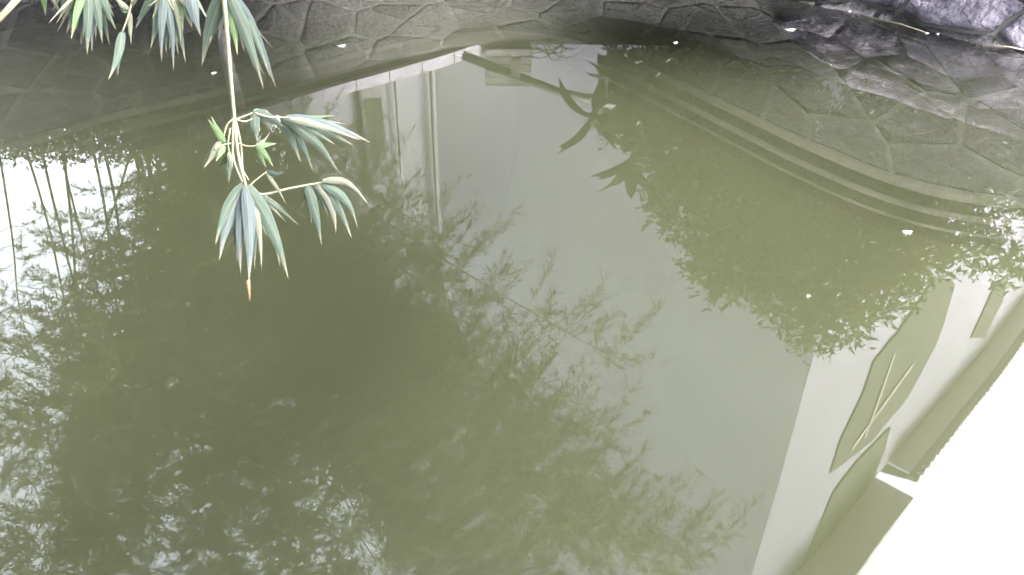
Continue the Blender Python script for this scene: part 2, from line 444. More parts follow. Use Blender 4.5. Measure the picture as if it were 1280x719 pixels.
# ------------------------------------------------------------------ leaf clouds (numpy)
def leaf_cloud(name, base, dirn, L, W, mat, parent=None, fold=.25):
    """base (n,3), dirn (n,3) unit, L, W (n,): folded lance leaves, 2 triangles each"""
    n_ = len(base); rnd = rng.normal(size=(n_, 3))
    side = np.cross(dirn, rnd); side /= np.linalg.norm(side, axis=1)[:, None]+1e-9
    up = np.cross(side, dirn)
    L = L[:, None]; W = W[:, None]
    v0 = base; v1 = base + dirn*L*.38 + side*W*.5 + up*W*fold; v2 = base + dirn*L - up*L*.06
    v3 = base + dirn*L*.38 - side*W*.5 + up*W*fold; 
    V = np.stack([v0, v1, v2, v3], 1).reshape(-1, 3)
    k = (np.arange(n_)*4)[:, None]
    Fq = np.concatenate([k+np.array([[0, 1, 2]]), k+np.array([[0, 2, 3]])], 0)
    me = bpy.data.meshes.new(name)
    me.vertices.add(len(V)); me.vertices.foreach_set('co', V.astype(np.float32).ravel())
    me.loops.add(Fq.size); me.loops.foreach_set('vertex_index', Fq.astype(np.int32).ravel())
    me.polygons.add(len(Fq)); me.polygons.foreach_set('loop_start', (np.arange(len(Fq))*3).astype(np.int32))
    me.update(calc_edges=True); me.validate()
    me.materials.append(mat)
    o = bpy.data.objects.new(name, me); C.objects.link(o)
    if parent: o.parent = parent
    return o
def unit(a): return a/(np.linalg.norm(a, axis=-1, keepdims=True)+1e-9)

def bez(a, b, c, d, t):
    return a*(1-t)**3 + b*3*t*(1-t)**2 + c*3*t*t*(1-t) + d*t**3

# ------------------------------------------------------------------ tall bamboo on the left bank (seen in the water)
BAM_LABELS = []
def bamboo(base, tip, label, dens=1.0, start=.2, spread=.8, leafL=.072):
    base = Vector(base); tip = Vector(tip)
    root = empty('bamboo_plant', base, label, 'bamboo', 'bamboo stems arching over the pond')
    inv = -base
    hgt = tip.z-base.z
    jx, jy = random.uniform(-.5, .5), random.uniform(-.4, .4)
    b1 = base + Vector((jx, jy, 0)) + Vector(((tip.x-base.x)*.08, (tip.y-base.y)*.08, hgt*.55)); b2 = base.lerp(tip, .62); b2.z = tip.z + .10*hgt; b2.x -= jx*.8; b2.y += jy*.5
    N = 30
    cl = [bez(base, b1, b2, tip, i/N)+inv for i in range(N+1)]
    mb = MB(); mb.tube(cl, [.015*(1-.9*i/N)+.0015 for i in range(N+1)], 6)
    mb.build('culm', M['culm'], root, True)
    tb = MB(); B = []; D = []; Ls = []
    length = sum((cl[i+1]-cl[i]).length for i in range(N))
    nodes = int(length*(1-start)/.10)
    for q in range(nodes):
        t = start+(1-start)*(q+.5)/nodes; k = min(int(t*N), N-1); P_ = cl[k].lerp(cl[k+1], t*N-k)
        tang = (cl[k+1]-cl[k]).normalized()
        nb = int(1.6*dens + random.random())
        for b_ in range(nb):
            ang = random.uniform(0, 2*math.pi)
            a = tang.cross(Vector((0, 0, 1)));
            if a.length < .1: a = Vector((1, 0, 0))
            a.normalize(); c = tang.cross(a)
            out = (a*math.cos(ang)+c*math.sin(ang))*1.0 + tang*.55
            out.normalize(); bl = spread*random.uniform(.5, 1.1)*(1.0-.3*t)
            pts = [P_ + out*bl*s_ - Vector((0, 0, .32*bl*s_*s_)) for s_ in (0, .35, .7, 1)]
            tb.tube(pts, [.004, .003, .002, .001], 3, False)
            nspr = max(3, int(bl/.04*dens))
            for s_ in range(nspr):
                u = .2+.8*(s_+random.random())/nspr
                Q = P_ + out*bl*u - Vector((0, 0, .32*bl*u*u))
                od = (out + Vector((random.gauss(0, .7), random.gauss(0, .7), random.gauss(-.3, .4)))).normalized()
                tl = random.uniform(.05, .13); E = Q+od*tl
                tb.tube([Q, E], [.0015, .001], 3, False)
                for z in range(random.randint(5, 8)):
                    h_ = random.random()
                    B.append(Q.lerp(E, h_)); dd = (od*.8 + Vector((random.gauss(0, .55), random.gauss(0, .55), random.gauss(-.45, .4)))).normalized()
                    D.append(dd); Ls.append(leafL*random.uniform(.65, 1.15))
    tb.build('branches', M['culm'], root)['kind'] = 'stuff'
    B = np.array(B); D = np.array(D); Ls = np.array(Ls)
    o = leaf_cloud('foliage', B, D, Ls, Ls*.125, M['bleaf'], root); o['kind'] = 'stuff'
    return len(B)

TZ = ZT
nl = 0
spec = [ # tip pixel (x, y), depth Y, base x, base y, density, label
 ((612,318),5.9,-2.2,8.0,1.0,'bamboo stem reflected nearest the white pipe, its tip reaching right over the water'),
 ((590,400),5.6,-2.5,8.1,1.2,'bamboo stem whose feathery tip shows against the grey wall left of centre'),
 ((520,340),6.2,-2.6,7.9,1.1,'short bamboo stem arching just above the hanging leaf spray in the water'),
 ((775,448),5.2,-2.4,8.3,1.0,'long bamboo stem whose thin tip reaches the middle of the pond reflection'),
 ((762,560),5.0,-2.8,8.2,1.2,'bamboo stem reflected below the middle of the pond'),
 ((650,500),5.4,-2.9,8.0,1.5,'dense bamboo stem reflected centre left of the pond'),
 ((893,690),4.6,-2.7,8.4,1.2,'longest bamboo stem, its sprig reaching farthest right at the bottom of the picture'),
 ((815,665),4.7,-3.0,8.2,1.5,'bamboo stem just left of the farthest reaching sprig'),
 ((720,640),4.8,-3.1,8.0,1.6,'bamboo stem reflected at bottom centre'),
 ((600,610),5.0,-3.2,8.1,1.6,'bamboo stem reflected left of bottom centre'),
 ((640,715),4.6,-3.0,7.9,1.6,'bamboo stem running off the bottom edge under the centre'),
 ((480,520),5.3,-3.3,8.0,1.4,'bamboo stem reflected below the hanging spray, speckled with sky'),
 ((520,700),4.8,-3.4,8.2,1.2,'bamboo stem with bright sky specks at the bottom of the picture'),
 ((390,430),5.8,-3.1,7.8,1.5,'bamboo stem reflected right under the hanging leaf fan'),
 ((380,620),5.1,-3.5,8.1,1.3,'bamboo stem reflected at lower left centre'),
 ((270,480),5.6,-3.6,7.9,1.6,'bamboo stem reflected left of the hanging leaf fan'),
 ((250,690),5.0,-3.9,8.2,1.1,'bamboo stem reflected along the lower left'),
 ((150,560),5.4,-4.2,8.1,.9,'sparse bamboo stem crossing the bright sky patch'),
 ((100,700),5.0,-4.6,8.3,.9,'sparse bamboo stem at the lower left corner'),
 ((40,420),5.9,-4.8,8.2,.7,'thin bamboo stem against the brightest sky at the left edge'),
 ((-20,600),5.4,-5.4,8.4,1.0,'bamboo stem leaving the picture at the left edge'),
 ((180,330),6.2,-3.7,7.9,1.1,'short bamboo stem at the right side of the bright sky patch'),
]
for (tp, Y, bx, by, dn, lab) in spec:
    nl += bamboo(((bx-.6 if bx > -3.4 else bx-.3 if bx > -4 else bx-.9), by, TZ-.01), mirrored(tp[0], tp[1], Y), lab, dn, start=.2 if tp[0] > 200 else .45)
br = random.Random(11)
deep = [(560,380,'tip near the foot of the reflected pipe line'),(500,440,'tip right of and below the right hand leaf cluster'),(560,500,'tip in the open green left of the pond centre'),(640,580,'tip below the pond centre'),
 (700,560,'tip right below the pond centre'),(760,690,'tip near the bottom edge right of centre'),(700,700,'tip touching the bottom edge just right of centre'),(580,680,'tip at the bottom edge left of centre'),
 (500,600,'tip above the bright specks at bottom left of centre'),(440,560,'tip just left of the bright specks'),(430,470,'tip half way between leaf fan and bottom edge'),(330,520,'tip well below the reddish leaf tip'),
 (330,420,'tip under the reddish leaf tip'),(300,640,'tip low under the hanging fan'),(400,720,'tip leaving the bottom edge under the hanging fan'),(220,600,'tip low at the left third'),
 (230,420,'tip right beside the bright sky patch'),(160,700,'tip at the bottom edge of the left side'),(290,340,'tip left beside the hanging leaf fan'),(80,600,'tip low at the left edge'),
 (840,715,'tip at the bottom edge under the farthest sprig'),(690,480,'tip just under the pond centre'),
 (60,820,'top beyond the bottom left corner'),(170,860,'top beyond the bottom edge at the far left'),(280,880,'top beyond the bottom edge under the sky specks'),(400,860,'top beyond the bottom edge below the hanging stem'),
 (520,850,'top beyond the bottom edge left of centre'),(650,830,'top beyond the bottom edge at centre'),(780,810,'top beyond the bottom edge right of centre'),(120,740,'tip just out of the bottom left'),(350,780,'tip just out of the bottom edge under the fan'),
 (-60,760,'top out of the left bottom corner'),(10,700,'tip right in the bottom left corner'),(-50,470,'top outside the left edge beside the bright patch'),(-30,580,'top just outside the left edge'),(30,800,'top under the bottom left corner'),(450,650,'tip over the bright specks at the bottom'),(480,720,'tip crossing the bright specks at the bottom edge'),(40,560,'tip at the left edge below the bright patch'),(110,640,'tip below the bright patch near the left bottom'),(190,560,'tip right below the bright patch'),(150,480,'tip at the lower rim of the bright patch'),(230,780,'tip beyond the lower left edge')]
for (x, y, lb_) in deep:
    low = y > 720
    nl += bamboo((br.uniform(-4.9, -3.3) if x < 200 else br.uniform(-4.2, -3.0), br.uniform(7.9, 8.8), TZ-.01), mirrored(x+br.uniform(-15, 15), y+br.uniform(-15, 15), br.uniform(4.4, 5.0) if low else br.uniform(4.9, 6.0)),
                 'bamboo stem of the dense clump, '+lb_, 1.8 if low else (1.2 if 200 < x < 600 else 1.5), start=.4 if x < 200 else .2)
print('bamboo leaves', nl)

# ------------------------------------------------------------------ trees on the right bank
def crown_tree(name, label, cat, base, blobs, leafL, leafWr, per, mat, group=None, limbs=True, droop=-.25, trunk_r=.05):
    base = Vector(base); root = empty(name, base, label, cat, group); inv = -base
    fork = base + Vector((-.15, -.2, .45)); cents = [Vector(b[0]) for b in blobs]
    tb = MB()
    tb.tube([Vector((0, 0, -.05)), (fork-base)*.5+Vector((.03, .02, 0)), fork+inv], [trunk_r, trunk_r*.8, trunk_r*.65], 8)
    tb.build('trunk', M['bark'], root, True)
    for c in cents:
        lb = MB(); m_ = fork.lerp(c, .5)+Vector((random.uniform(-.1, .1), random.uniform(-.1, .1), .15))
        lb.tube([bez(fork, fork.lerp(m_, .6), m_, c, t/8)+inv for t in range(9)], [trunk_r*.5*(1-.8*t/8) for t in range(9)], 5)
        lb.build('limb', M['bark'], root, True)
    B = []; D = []; Ls = []; tw = MB()
    for (c, r_) in blobs:
        c = Vector(c)
        ntw = int(per*r_*r_*900)
        for k in range(ntw):
            d = Vector((random.gauss(0, 1), random.gauss(0, 1), random.gauss(0, 1))).normalized()
            rr = r_*(random.random()**.45)*(1+.25*noise.noise(d*2.2+c))
            P_ = c + d*rr*.75; d2 = (d+Vector((random.gauss(0, .4), random.gauss(0, .4), random.gauss(droop, .4)))).normalized()
            tl = random.uniform(.5, 1.0)*leafL*3
            E = P_+d2*tl
            if k % 2 == 0: tw.tube([P_+inv, E+inv], [.002, .001], 3, False)
            for q in range(8):
                t = random.random(); B.append(P_.lerp(E, t)+inv)
                D.append((d2*.6+Vector((random.gauss(0, .6), random.gauss(0, .6), random.gauss(droop, .5)))).normalized())
                Ls.append(leafL*random.uniform(.6, 1.15))
    tw.build('twigs', M['bark'], root)['kind'] = 'stuff'
    B = np.array(B); D = np.array(D); Ls = np.array(Ls)
    o = leaf_cloud('crown', B, D, Ls, Ls*leafWr, mat, root); o['kind'] = 'stuff'
    return len(B)
def blob(px, py, Y, r_): return (mirrored(px, py, Y), r_)
n1 = crown_tree('leafy_tree', 'small leaved tree overhanging the right bank, reflected right of centre', 'tree', (2.9, 8.6, ZR),
   [blob(860,250,5.9,.42), blob(905,320,5.7,.42), blob(850,190,6.2,.4), blob(920,220,6.0,.5), blob(960,300,5.8,.48), blob(975,365,5.5,.33), blob(890,150,6.6,.33), blob(940,170,6.3,.45),
    blob(905,345,5.6,.25)],
   .075, .42, 1.7, M['tleaf'])
n2 = crown_tree('leafy_tree', 'small leaved tree at the right edge, its twigs reflected over the white house front', 'tree', (4.9, 7.8, ZR),
   [blob(1010,250,5.9,.5), blob(1030,340,5.6,.42), blob(1045,400,5.4,.28), blob(1090,300,5.6,.48), blob(1100,370,5.4,.3), blob(1140,310,5.5,.36), blob(1180,285,5.5,.33), blob(1110,230,5.8,.45), blob(1190,230,5.7,.36), blob(1010,410,5.4,.2),
    blob(1250,320,5.5,.22), blob(1020,190,6.3,.5), blob(1290,240,5.6,.3)],
   .075, .42, 1.7, M['tleaf'])
print('tree leaves', n1, n2)

# added unseen trees round the near water: their crowns close over the camera's head and keep the sky off the near water
def added_shade_tree(x, y, h, rx, ry, label, cy=1.0, skirt=True):
    root = empty('added_shade_tree', (x, y, .2), label, 'tree', 'added unseen shade trees')
    mb = MB(); mb.tube([(0, 0, -.1), (.05, .1, h*.4), (-.1, .5, h*.75), (0, cy+.2, h)], [.22, .17, .12, .05], 9); mb.build('trunk', M['bark'], root, True)
    for a in range(7):
        an = a*.9; lb = MB(); lb.tube([(-.05, .4, h*.62), (math.cos(an)*rx*.4, cy+math.sin(an)*ry*.4, h*.9), (math.cos(an)*rx*.85, cy+math.sin(an)*ry*.85, h*.97)], [.07, .05, .015], 5)
        lb.build('limb', M['bark'], root, True)
    n_ = int(3400*rx*ry)
    d = unit(rng.normal(size=(n_, 3))); r_ = rng.random(n_)**.4
    B = d*r_[:, None]*np.array([rx, ry, 1.0])+np.array([0, cy, h])
    k = n_//3 if skirt else 0                                   # low drooping skirt behind
    B[:k] = np.column_stack([rng.uniform(-rx, rx, k), rng.uniform(-ry-.6, -ry+.6, k), rng.uniform(.3, h, k)])
    D = unit(rng.normal(size=(n_, 3))+np.array([0, 0, -.4])); Ls = rng.uniform(.12, .24, n_)
    leaf_cloud('crown', B, D, Ls, Ls*.42, M['tleaf'], root)['kind'] = 'stuff'
added_shade_tree(-4.2, -2.6, 5.6, 3.6, 3.4, 'added left shade tree of the near bank, behind the viewer')
added_shade_tree(1.6, -4.4, 5.9, 3.6, 3.4, 'added middle shade tree of the near bank, behind the viewer')
added_shade_tree(-8.9, 1.2, 4.6, 3.7, 3.2, 'added shade tree on the left bank, outside the picture')  # unseen, added to darken the left side of the water
added_shade_tree(2.5, -.7, 6.1, 1.9, 1.7, 'added right shade tree of the near bank, leaning over the water above the viewer', 3.0, False)  # unseen crown, added to keep sun off the left of the pond

# broad lance leaved shrub
def big_leaf_mb(mb, base, tip, wid, sag=.08, n_=7):
    base = Vector(base); tip = Vector(tip); d = tip-base; L_ = d.length
    s_ = d.cross(Vector((0, 0, 1)))
    if s_.length < 1e-3: s_ = Vector((1, 0, 0))
    s_.normalize(); up = s_.cross(d).normalized()
    vs = []; fs = []
    for i in range(n_+1):
        t = i/n_; wv_ = wid*.5*(math.sin(math.pi*min(1, t*.93+.05))**.75) if i < n_ else 0.0005
        c = base+d*t+up*sag*L_*math.sin(math.pi*t)
        vs += [c+s_*wv_+up*wv_*.3, c, c-s_*wv_+up*wv_*.3]
    for i in range(n_):
        for k in (0, 1):
            a = i*3+k; fs.append((a, a+1, a+4, a+3))
    mb.add(vs, fs)
def lance_shrub(label, base, heads, mat, count=14, L_=.42, wid=.075):
    base = Vector(base); root = empty('broad_leaved_shrub', base, label, 'shrub', 'broad leaved shrubs on the far bank'); inv = -base
    for h in heads:
        h = Vector(h); sb = MB()
        sb.tube([bez(Vector(base), base+Vector((0, 0, .4)), h+Vector((0, .3, -.1)), h, t/8)+inv for t in range(9)], [.03-.0022*t for t in range(9)], 6)
        sb.build('stem', M['bark'], root, True)
        for k in range(count):
            a = 2*math.pi*k/count*2.4+random.uniform(-.3, .3); el = random.uniform(-.7, .9)
            d = Vector((math.cos(a)*math.cos(el), math.sin(a)*math.cos(el), math.sin(el)))
            lm = MB(); q = h+Vector((0, 0, random.uniform(-.12, .05)))
            big_leaf_mb(lm, q+inv, q+d*L_*random.uniform(.6, 1.1)+inv, wid*random.uniform(.8, 1.2), random.uniform(.02, .15))
            lm.build('leaf', mat, root, True)
lance_shrub('broad lance leaved shrub whose pointed leaves are reflected at upper centre right', (1.9, 8.9, ZR),
   [mirrored(742,150,7.0), mirrored(790,200,6.8), mirrored(770,95,7.3), mirrored(830,90,7.3), mirrored(790,120,6.8)], M['lleaf'], 16, .46, .11)
lance_shrub('broad lance leaved shrub standing behind the small leaved tree', (2.7, 9.0, ZR),
   [mirrored(900,150,7.0), mirrored(880,230,6.7), mirrored(950,200,6.9)], M['lleaf'], 16, .46, .11)

fb = mirrored_level(672, 58, ZR); fb.y += .1
fern = empty('fern', (fb.x, fb.y, ZR-.02), 'low arching fern on the bank between the brick pier and the lance leaved shrub', 'fern')
for k in range(16):
    a = k*2.4; L_ = random.uniform(.25, .5); f_ = MB()
    pts = [Vector((math.cos(a)*L_*t, math.sin(a)*L_*t*.6, L_*(1.1*t-1.0*t*t))) for t in (0, .2, .4, .6, .8, 1)]
    o_ = Vector((random.uniform(-.3, .35), random.uniform(-.1, .1), 0)); pts = [q+o_ for q in pts]
    f_.tube(pts, [.007, .007, .006, .005, .004, .002], 4)
    for j in range(1, 6):
        for sd_ in (-1, 1):
            q = pts[j]; sdv = Vector((-math.sin(a), math.cos(a), -.2))*sd_*.05*(1.1-j/6)
            f_.add([q, q+sdv+Vector((.012, 0, 0)), q+sdv*1.1, q+Vector((.015, .01, 0))], [(0, 1, 2, 3)])
    f_.build('frond', M['lleaf'], fern)

# ------------------------------------------------------------------ hedge along the left bank (low dark reflection)
def hedge(label, x0, x1, y, h, zb=ZT):
    root = empty('hedge', (x0, y, zb), label, 'hedge', 'clipped hedges on the far bank')
    n_ = int((x1-x0)*h*5200)
    B = np.column_stack([rng.uniform(0, x1-x0, n_), rng.uniform(-.3, .3, n_), rng.uniform(0, h, n_)*(1+.08*np.sin(rng.uniform(0, 6, n_)))])
    D = unit(rng.normal(size=(n_, 3))); Ls = rng.uniform(.05, .1, n_)
    leaf_cloud('foliage', B, D, Ls, Ls*.45, M['hleaf'], root)['kind'] = 'stuff'
    k = 0
    while .3+k*.6 < x1-x0:
        mb = MB(); mb.tube([(.3+k*.6, 0, 0), (.3+k*.6+.05, 0, h*.6)], [.02, .012], 5); mb.build('stem', M['bark'], root); k += 1
hedge('dark clipped hedge along the far left bank', -8.6, -3.0, 9.2, 1.15)
hedge('low dark hedge behind the ledge at the right bank', 1.0, 3.3, 8.3, 1.0, ZR)
hedge('low dark hedge at the far right end of the bank', 3.3, 10.2, 7.5, 1.35, ZR)

# ------------------------------------------------------------------ annex (low white building on the left) and its kerb
Q0 = mirrored_level(335, 141, ZT); Q1 = mirrored_level(602, 61, ZR)
dA = (Q1-Q0); dK = dA.copy(); dA.z = 0; LA = dA.length; dK /= LA; dA.normalize(); nA = Vector((dA.y, -dA.x, 0))      # towards the pond
if nA.y > 0: nA = -nA
mb = MB(); kb = Q0-dK*.8
nk = 9
kr = empty('kerb', kb, 'pale kerb edging the terrace in front of the low annex', 'kerb')
seg = (LA+.85)/nk
for k in range(nk):
    m2 = MB(); m2.box(dK*(k*seg)+Vector((0, 0, -.06)), dK*(seg-.008), -nA*.16, Vector((0, 0, .12)))
    m2.build('kerb_stone', M['kerb'], kr)
annex = empty('annex', Q0, 'low off-white annex wall behind the kerb, with downpipes, reflected at upper left', 'building')
HA = 3.5
D0 = 4.0
off = -nA*.35
def abox(name, mat, s0, s1, depth0, depth1, z0, z1, parent=annex):
    b = MB(); b.box(off+dA*s0+nA*depth0+Vector((0, 0, z0)), dA*(s1-s0), nA*(depth1-depth0), Vector((0, 0, z1-z0)))
    return b.build(name, mat, parent)
SA1 = LA*.80
abox('wall', M['awall'], 0.1, SA1, -3.2, 0, -.7, HA)
abox('roof', M['tile'], -.15, SA1+.15, -3.4, .32, HA, HA+.12)
abox('fascia', M['darkwood'], -.15, SA1+.15, .322, .345, HA-.03, HA+.13)
wn = abox('window', M['plinth'], LA*.44, LA*.54, .002, .03, -.3, 1.0)
abox('sash', M['darkwood'], LA*.425, LA*.44, .004, .06, -.3, 1.25, wn)
abox('pane', M['interior'], LA*.45, LA*.53, .031, .036, .1, .8, wn)
def apipe(s_, r_, z1):
    b = MB(); p0 = off+dA*s_+nA*.06; b.tube([p0+Vector((0, 0, -.6)), p0+Vector((0, 0, z1))], r_, 8)
    b.build('downpipe', M['pipe'], annex, True)
apipe(LA*.60, .016, 2.1); apipe(LA*.775, .02, HA-.05)

# ------------------------------------------------------------------ main white house: front A and side B
V_ = 13.5; HE = V_-H_CAM                                   # eave height
P3 = Vector((4.05, 8.3, 0))
eN = mirrored_level(1070, 719, HE); eM = mirrored_level(1135, 592, HE); eJ = mirrored_level(1142, 622, HE); eF = mirrored_level(1280, 410, HE)
dB = (eF-eM); dB.z = 0; dB.normalize(); nB = Vector((dB.y, -dB.x, 0))
house = empty('house', (P3.x, P3.y, ZR), 'tall white house with tiled eaves, reflected at the lower right against the sky', 'house')
PL = Vector((-2.9, 12.0, 0))
dL = (PL-P3).normalized()
HB = HE-ZR
inv = Vector((-P3.x, -P3.y, 0))
PB = P3 + dB*16
def prism(name, pts, z0, z1, mat, parent=house):
    n_ = len(pts); vs = [Vector((q.x, q.y, z0))+inv for q in pts]+[Vector((q.x, q.y, z1))+inv for q in pts]
    fs = [tuple(range(n_-1, -1, -1)), tuple(range(n_, 2*n_))]+[(i, (i+1) % n_, n_+(i+1) % n_, n_+i) for i in range(n_)]
    return mesh_obj(name, vs, fs, mat, parent)
th = .3
nL = Vector((dL.y, -dL.x, 0));
if nL.y > 0: nL = -nL
# front wall A, side wall B, back corner
fw_ = []
for o_ in (Vector((0, 0, 0)), -nL*th):
    for q, z in ((P3, -.02), (PL, -.02), (PL, 17.0), (P3.lerp(PL, .45), 18.5), (P3, HB+1.0)): fw_.append(Vector((q.x, q.y, z))+inv+o_)
mesh_obj('front_wall', fw_, [(4,3,2,1,0), (5,6,7,8,9)]+[(i, (i+1) % 5, 5+(i+1) % 5, 5+i) for i in range(5)], M['wall'], house)
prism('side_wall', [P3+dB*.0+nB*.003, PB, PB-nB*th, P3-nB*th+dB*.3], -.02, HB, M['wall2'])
prism('back_wall', [PL-nL*th, PL-nL*th+dB*14, PB-nB*th], 0, HB, M['wall'])
# soffit and eave of side B
def eave(name, a, b, mat, z, w0, t_):
    aw = P3 + dB*((a-P3).dot(dB)); bw = P3 + dB*((b-P3).dot(dB))
    return prism(name, [Vector((a.x, a.y, 0)), Vector((b.x, b.y, 0)), bw-nB*w0, aw-nB*w0], z, z+t_, mat)
eFar = eM + dB*11
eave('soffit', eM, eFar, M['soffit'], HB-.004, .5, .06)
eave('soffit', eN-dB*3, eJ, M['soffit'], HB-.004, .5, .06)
eave('fascia', eM-nB*.03, eFar-nB*.03, M['kerb'], HB+.056, -.6, .08)
eave('roof_edge', eN-dB*3, eJ, M['tile'], HB+.056, .5, .1)
# scalloped tile ends along the eave
s_ = 0.0; k = 0
lenE = (eFar-eM).length
tm = None
while s_ < lenE-.2:
    if tm is None:
        tb_ = MB(); tb_.tube([Vector((0, 0, 0)), -nB*.9+Vector((0, 0, .25))], .09, 8)
        tm = tb_.build('roof_tile', M['tile'], house, True); tmd = tm
    else:
        tmd = tm.copy(); C.objects.link(tmd); tmd.parent = house
    tmd.location = Vector((eM.x, eM.y, 0))+inv+dB*(s_+.1)+nB*.2+Vector((0, 0, HB+.12)); s_ += .27
# roof sheet
r0 = Vector((eM.x, eM.y, 0))+inv; r1 = Vector((eFar.x, eFar.y, 0))+inv
mesh_obj('roof', [r0+Vector((0, 0, HB+.17)), r1+Vector((0, 0, HB+.17)), r1-nB*6+Vector((0, 0, HB+1.6)), r0-nB*6+Vector((0, 0, HB+1.6))], [(0, 1, 2, 3)], M['tile'], house)

# openings on side B: pixel corner -> point on the plane of wall B
def on_B(px, py):
    d = ray(px, py); d = Vector((d.x, d.y, -d.z)); o = Vector((0, 0, -H_CAM))
    t = (P3-o).dot(nB)/d.dot(nB); return o+d*t
def panelB(name, pxs, mat, proud, thick, parent=house):
    pts = [on_B(*q)+inv for q in pxs]
    pts = [Vector((q.x, q.y, q.z-ZR)) for q in pts]; n_ = len(pts)
    vs = [q+nB*proud for q in pts]+[q+nB*(proud+thick) for q in pts]
    return mesh_obj(name, vs, [tuple(range(n_)), tuple(range(2*n_-1, n_-1, -1))]+[((i+1) % n_, i, n_+i, n_+(i+1) % n_) for i in range(n_)], mat, parent)
w1 = panelB('window', [(1165,345),(1192,352),(1165,430),(1128,500),(1085,552),(1036,588),(1048,548),(1075,490),(1100,440),(1135,388)], M['interior'], .005, .03)
w2 = panelB('window', [(1108,536),(1100,570),(1068,640),(1030,690),(985,735),(1003,700),(1020,660),(1040,612),(1068,575)], M['interior'], .005, .03)
w3 = panelB('window', [(1086,455),(1112,420),(1124,424),(1098,480),(1068,512)], M['interior'], .006, .03)
panelB('window_bar', [(1133,455),(1135,456),(1061,560),(1059,559)], M['frame'], .04, .02, w1)
panelB('window_bar', [(1111,440),(1113,441),(1077,545),(1075,545)], M['frame'], .04, .02, w1)
panelB('window_bar', [(1063,620),(1065,621),(1013,705),(1011,704)], M['frame'], .04, .02, w2)
w4 = panelB('window', [(1246,352),(1262,340),(1255,372),(1228,420),(1210,420)], M['interior'], .005, .03)

# ------------------------------------------------------------------ brick pier and dark rail at the corner of the pond
pb = mirrored_level(606, 62, ZR); pt = mirrored(622, 92, pb.y)
bw = .5; bh = max(.4, pt.z-ZR)
pier = empty('brick_pier', (pb.x, pb.y, ZR), 'grey brick garden pier at the far corner of the bank', 'pier')
core = MB(); core.box((0.005, .005, 0), (bw-.01, 0, 0), (0, .19, 0), (0, 0, bh)); core.build('mortar_core', M['mortar'], pier)
rowh = .075; bm0 = None
for r_ in range(int(bh/rowh)):
    xs = [0, .25] if r_ % 2 == 0 else [-.0, .125, .375]
    ws = [.24, .24] if r_ % 2 == 0 else [.115, .24, .12]
    for x, w_ in zip(xs, ws):
        b = MB(); b.box((x, -.004, r_*rowh), (w_, 0, 0), (0, .21, 0), (0, 0, rowh-.01)); b.build('brick', M['brick'], pier)
rail = empty('sloping_rail', mirrored(580, 68, pb.y), 'dark sloping handrail on posts, reflected at upper centre', 'rail')
ra = mirrored(578, 68, pb.y-.25); rb = mirrored(700, 115, pb.y-.25); rc = mirrored(775, 132, pb.y-.25); rl = rail.location
b = MB(); b.tube([ra-rl, rb-rl, rc-rl], .045, 6); b.build('handrail', M['darkwood'], rail, True)
for (x, y) in ((645, 96), (752, 126)):
    q = mirrored(x, y, pb.y-.25); b = MB(); b.box(Vector((q.x-.05, q.y-.04, ZR))-rl, (.1, 0, 0), (0, .08, 0), (0, 0, q.z-ZR)); b.build('post', M['darkwood'], rail)

# pale drain pipe down the bank (its reflection shows behind the hanging stem)
dp_t = mirrored(301, 147, 7.75); dp_b = mirrored(268, 0, 7.4)
b = MB(); org = Vector((dp_t.x, dp_t.y, 0)); b.tube([dp_b-org, dp_t-org], .065, 10)
dpo = b.build('drain_pipe', M['pipe'], None, True); dpo.location = org
tag(dpo, 'pale round drain pipe running down the bank behind the hanging bamboo stem', 'pipe')

# ------------------------------------------------------------------ floating petals and bits
def petal(px, py, s_, label, rz):
    P_ = on_level(px, py, .0); n_ = 9; vs = []; fs = []
    for k in range(n_):
        a = 2*math.pi*k/n_; r_ = s_*(1+.3*math.sin(3*a+px)+.1*math.sin(5*a))
        vs.append((math.cos(a)*r_*1.3, math.sin(a)*r_*.8, .004+.1*s_*math.sin(2*a)**2))
    vs.append((0, 0, .001+.25*s_)); vs.append((0, 0, .001))
    for k in range(n_): fs.append((k, (k+1) % n_, n_)); fs.append(((k+1) % n_, k, n_+1))
    o = mesh_obj('petal', vs, fs, M['petal'], None, True); o.location = P_; o.rotation_euler.z = rz
    tag(o, label, 'petal', 'white petals floating on the pond')
petal(427, 58, .022, 'tiny white petal floating above the pale kerb line at upper left', .3)
petal(987, 38, .034, 'white petal floating near the stone bank at the top right', .1)
petal(1133, 291, .017, 'white oval petal floating over the reflected tree at right', .2)
petal(267, 92, .015, 'tiny white glint left of the hanging stem, built as a floating fleck', 1.0)  # glint on the water put in as a small white piece
petal(844, 54, .016, 'small dull petal floating at upper centre right', .7)
petal(1010, 371, .006, 'minute white speck right of centre on open water', .7)

# debris line at the foot of the dry stones
dr = random.Random(3)
for k, (px, py, lab) in enumerate([(1062, 15, 'white crumb at the waterline under the first dry stone'), (1158, 42, 'pale crumb at the waterline under the middle dry stone'),
     (1172, 43, 'paired pale crumb at the waterline in front of the rocks'), (1196, 47, 'white crumb beside the dark cleft in the rocks')]):
    petal(px, py, .014, lab, dr.uniform(0, 3))
def stick(a, b_, r_, label):
    A = on_level(a[0], a[1], .012); B_ = on_level(b_[0], b_[1], .03); m_ = MB(); c = (A+B_)/2
    m_.tube([A-c, (B_-A)*.1+Vector((0, 0, .01)), B_-c], [r_, r_*1.1, r_*.7], 6)
    o = m_.build('stick', M['nstem'], None, True); o.location = c; tag(o, label, 'stick', 'sticks along the waterline')
stick((1085, 21), (1158, 41), .006, 'long pale stick lying along the waterline at the top right')
stick((1228, 57), (1282, 63), .006, 'short pale stick at the waterline in the top right corner')

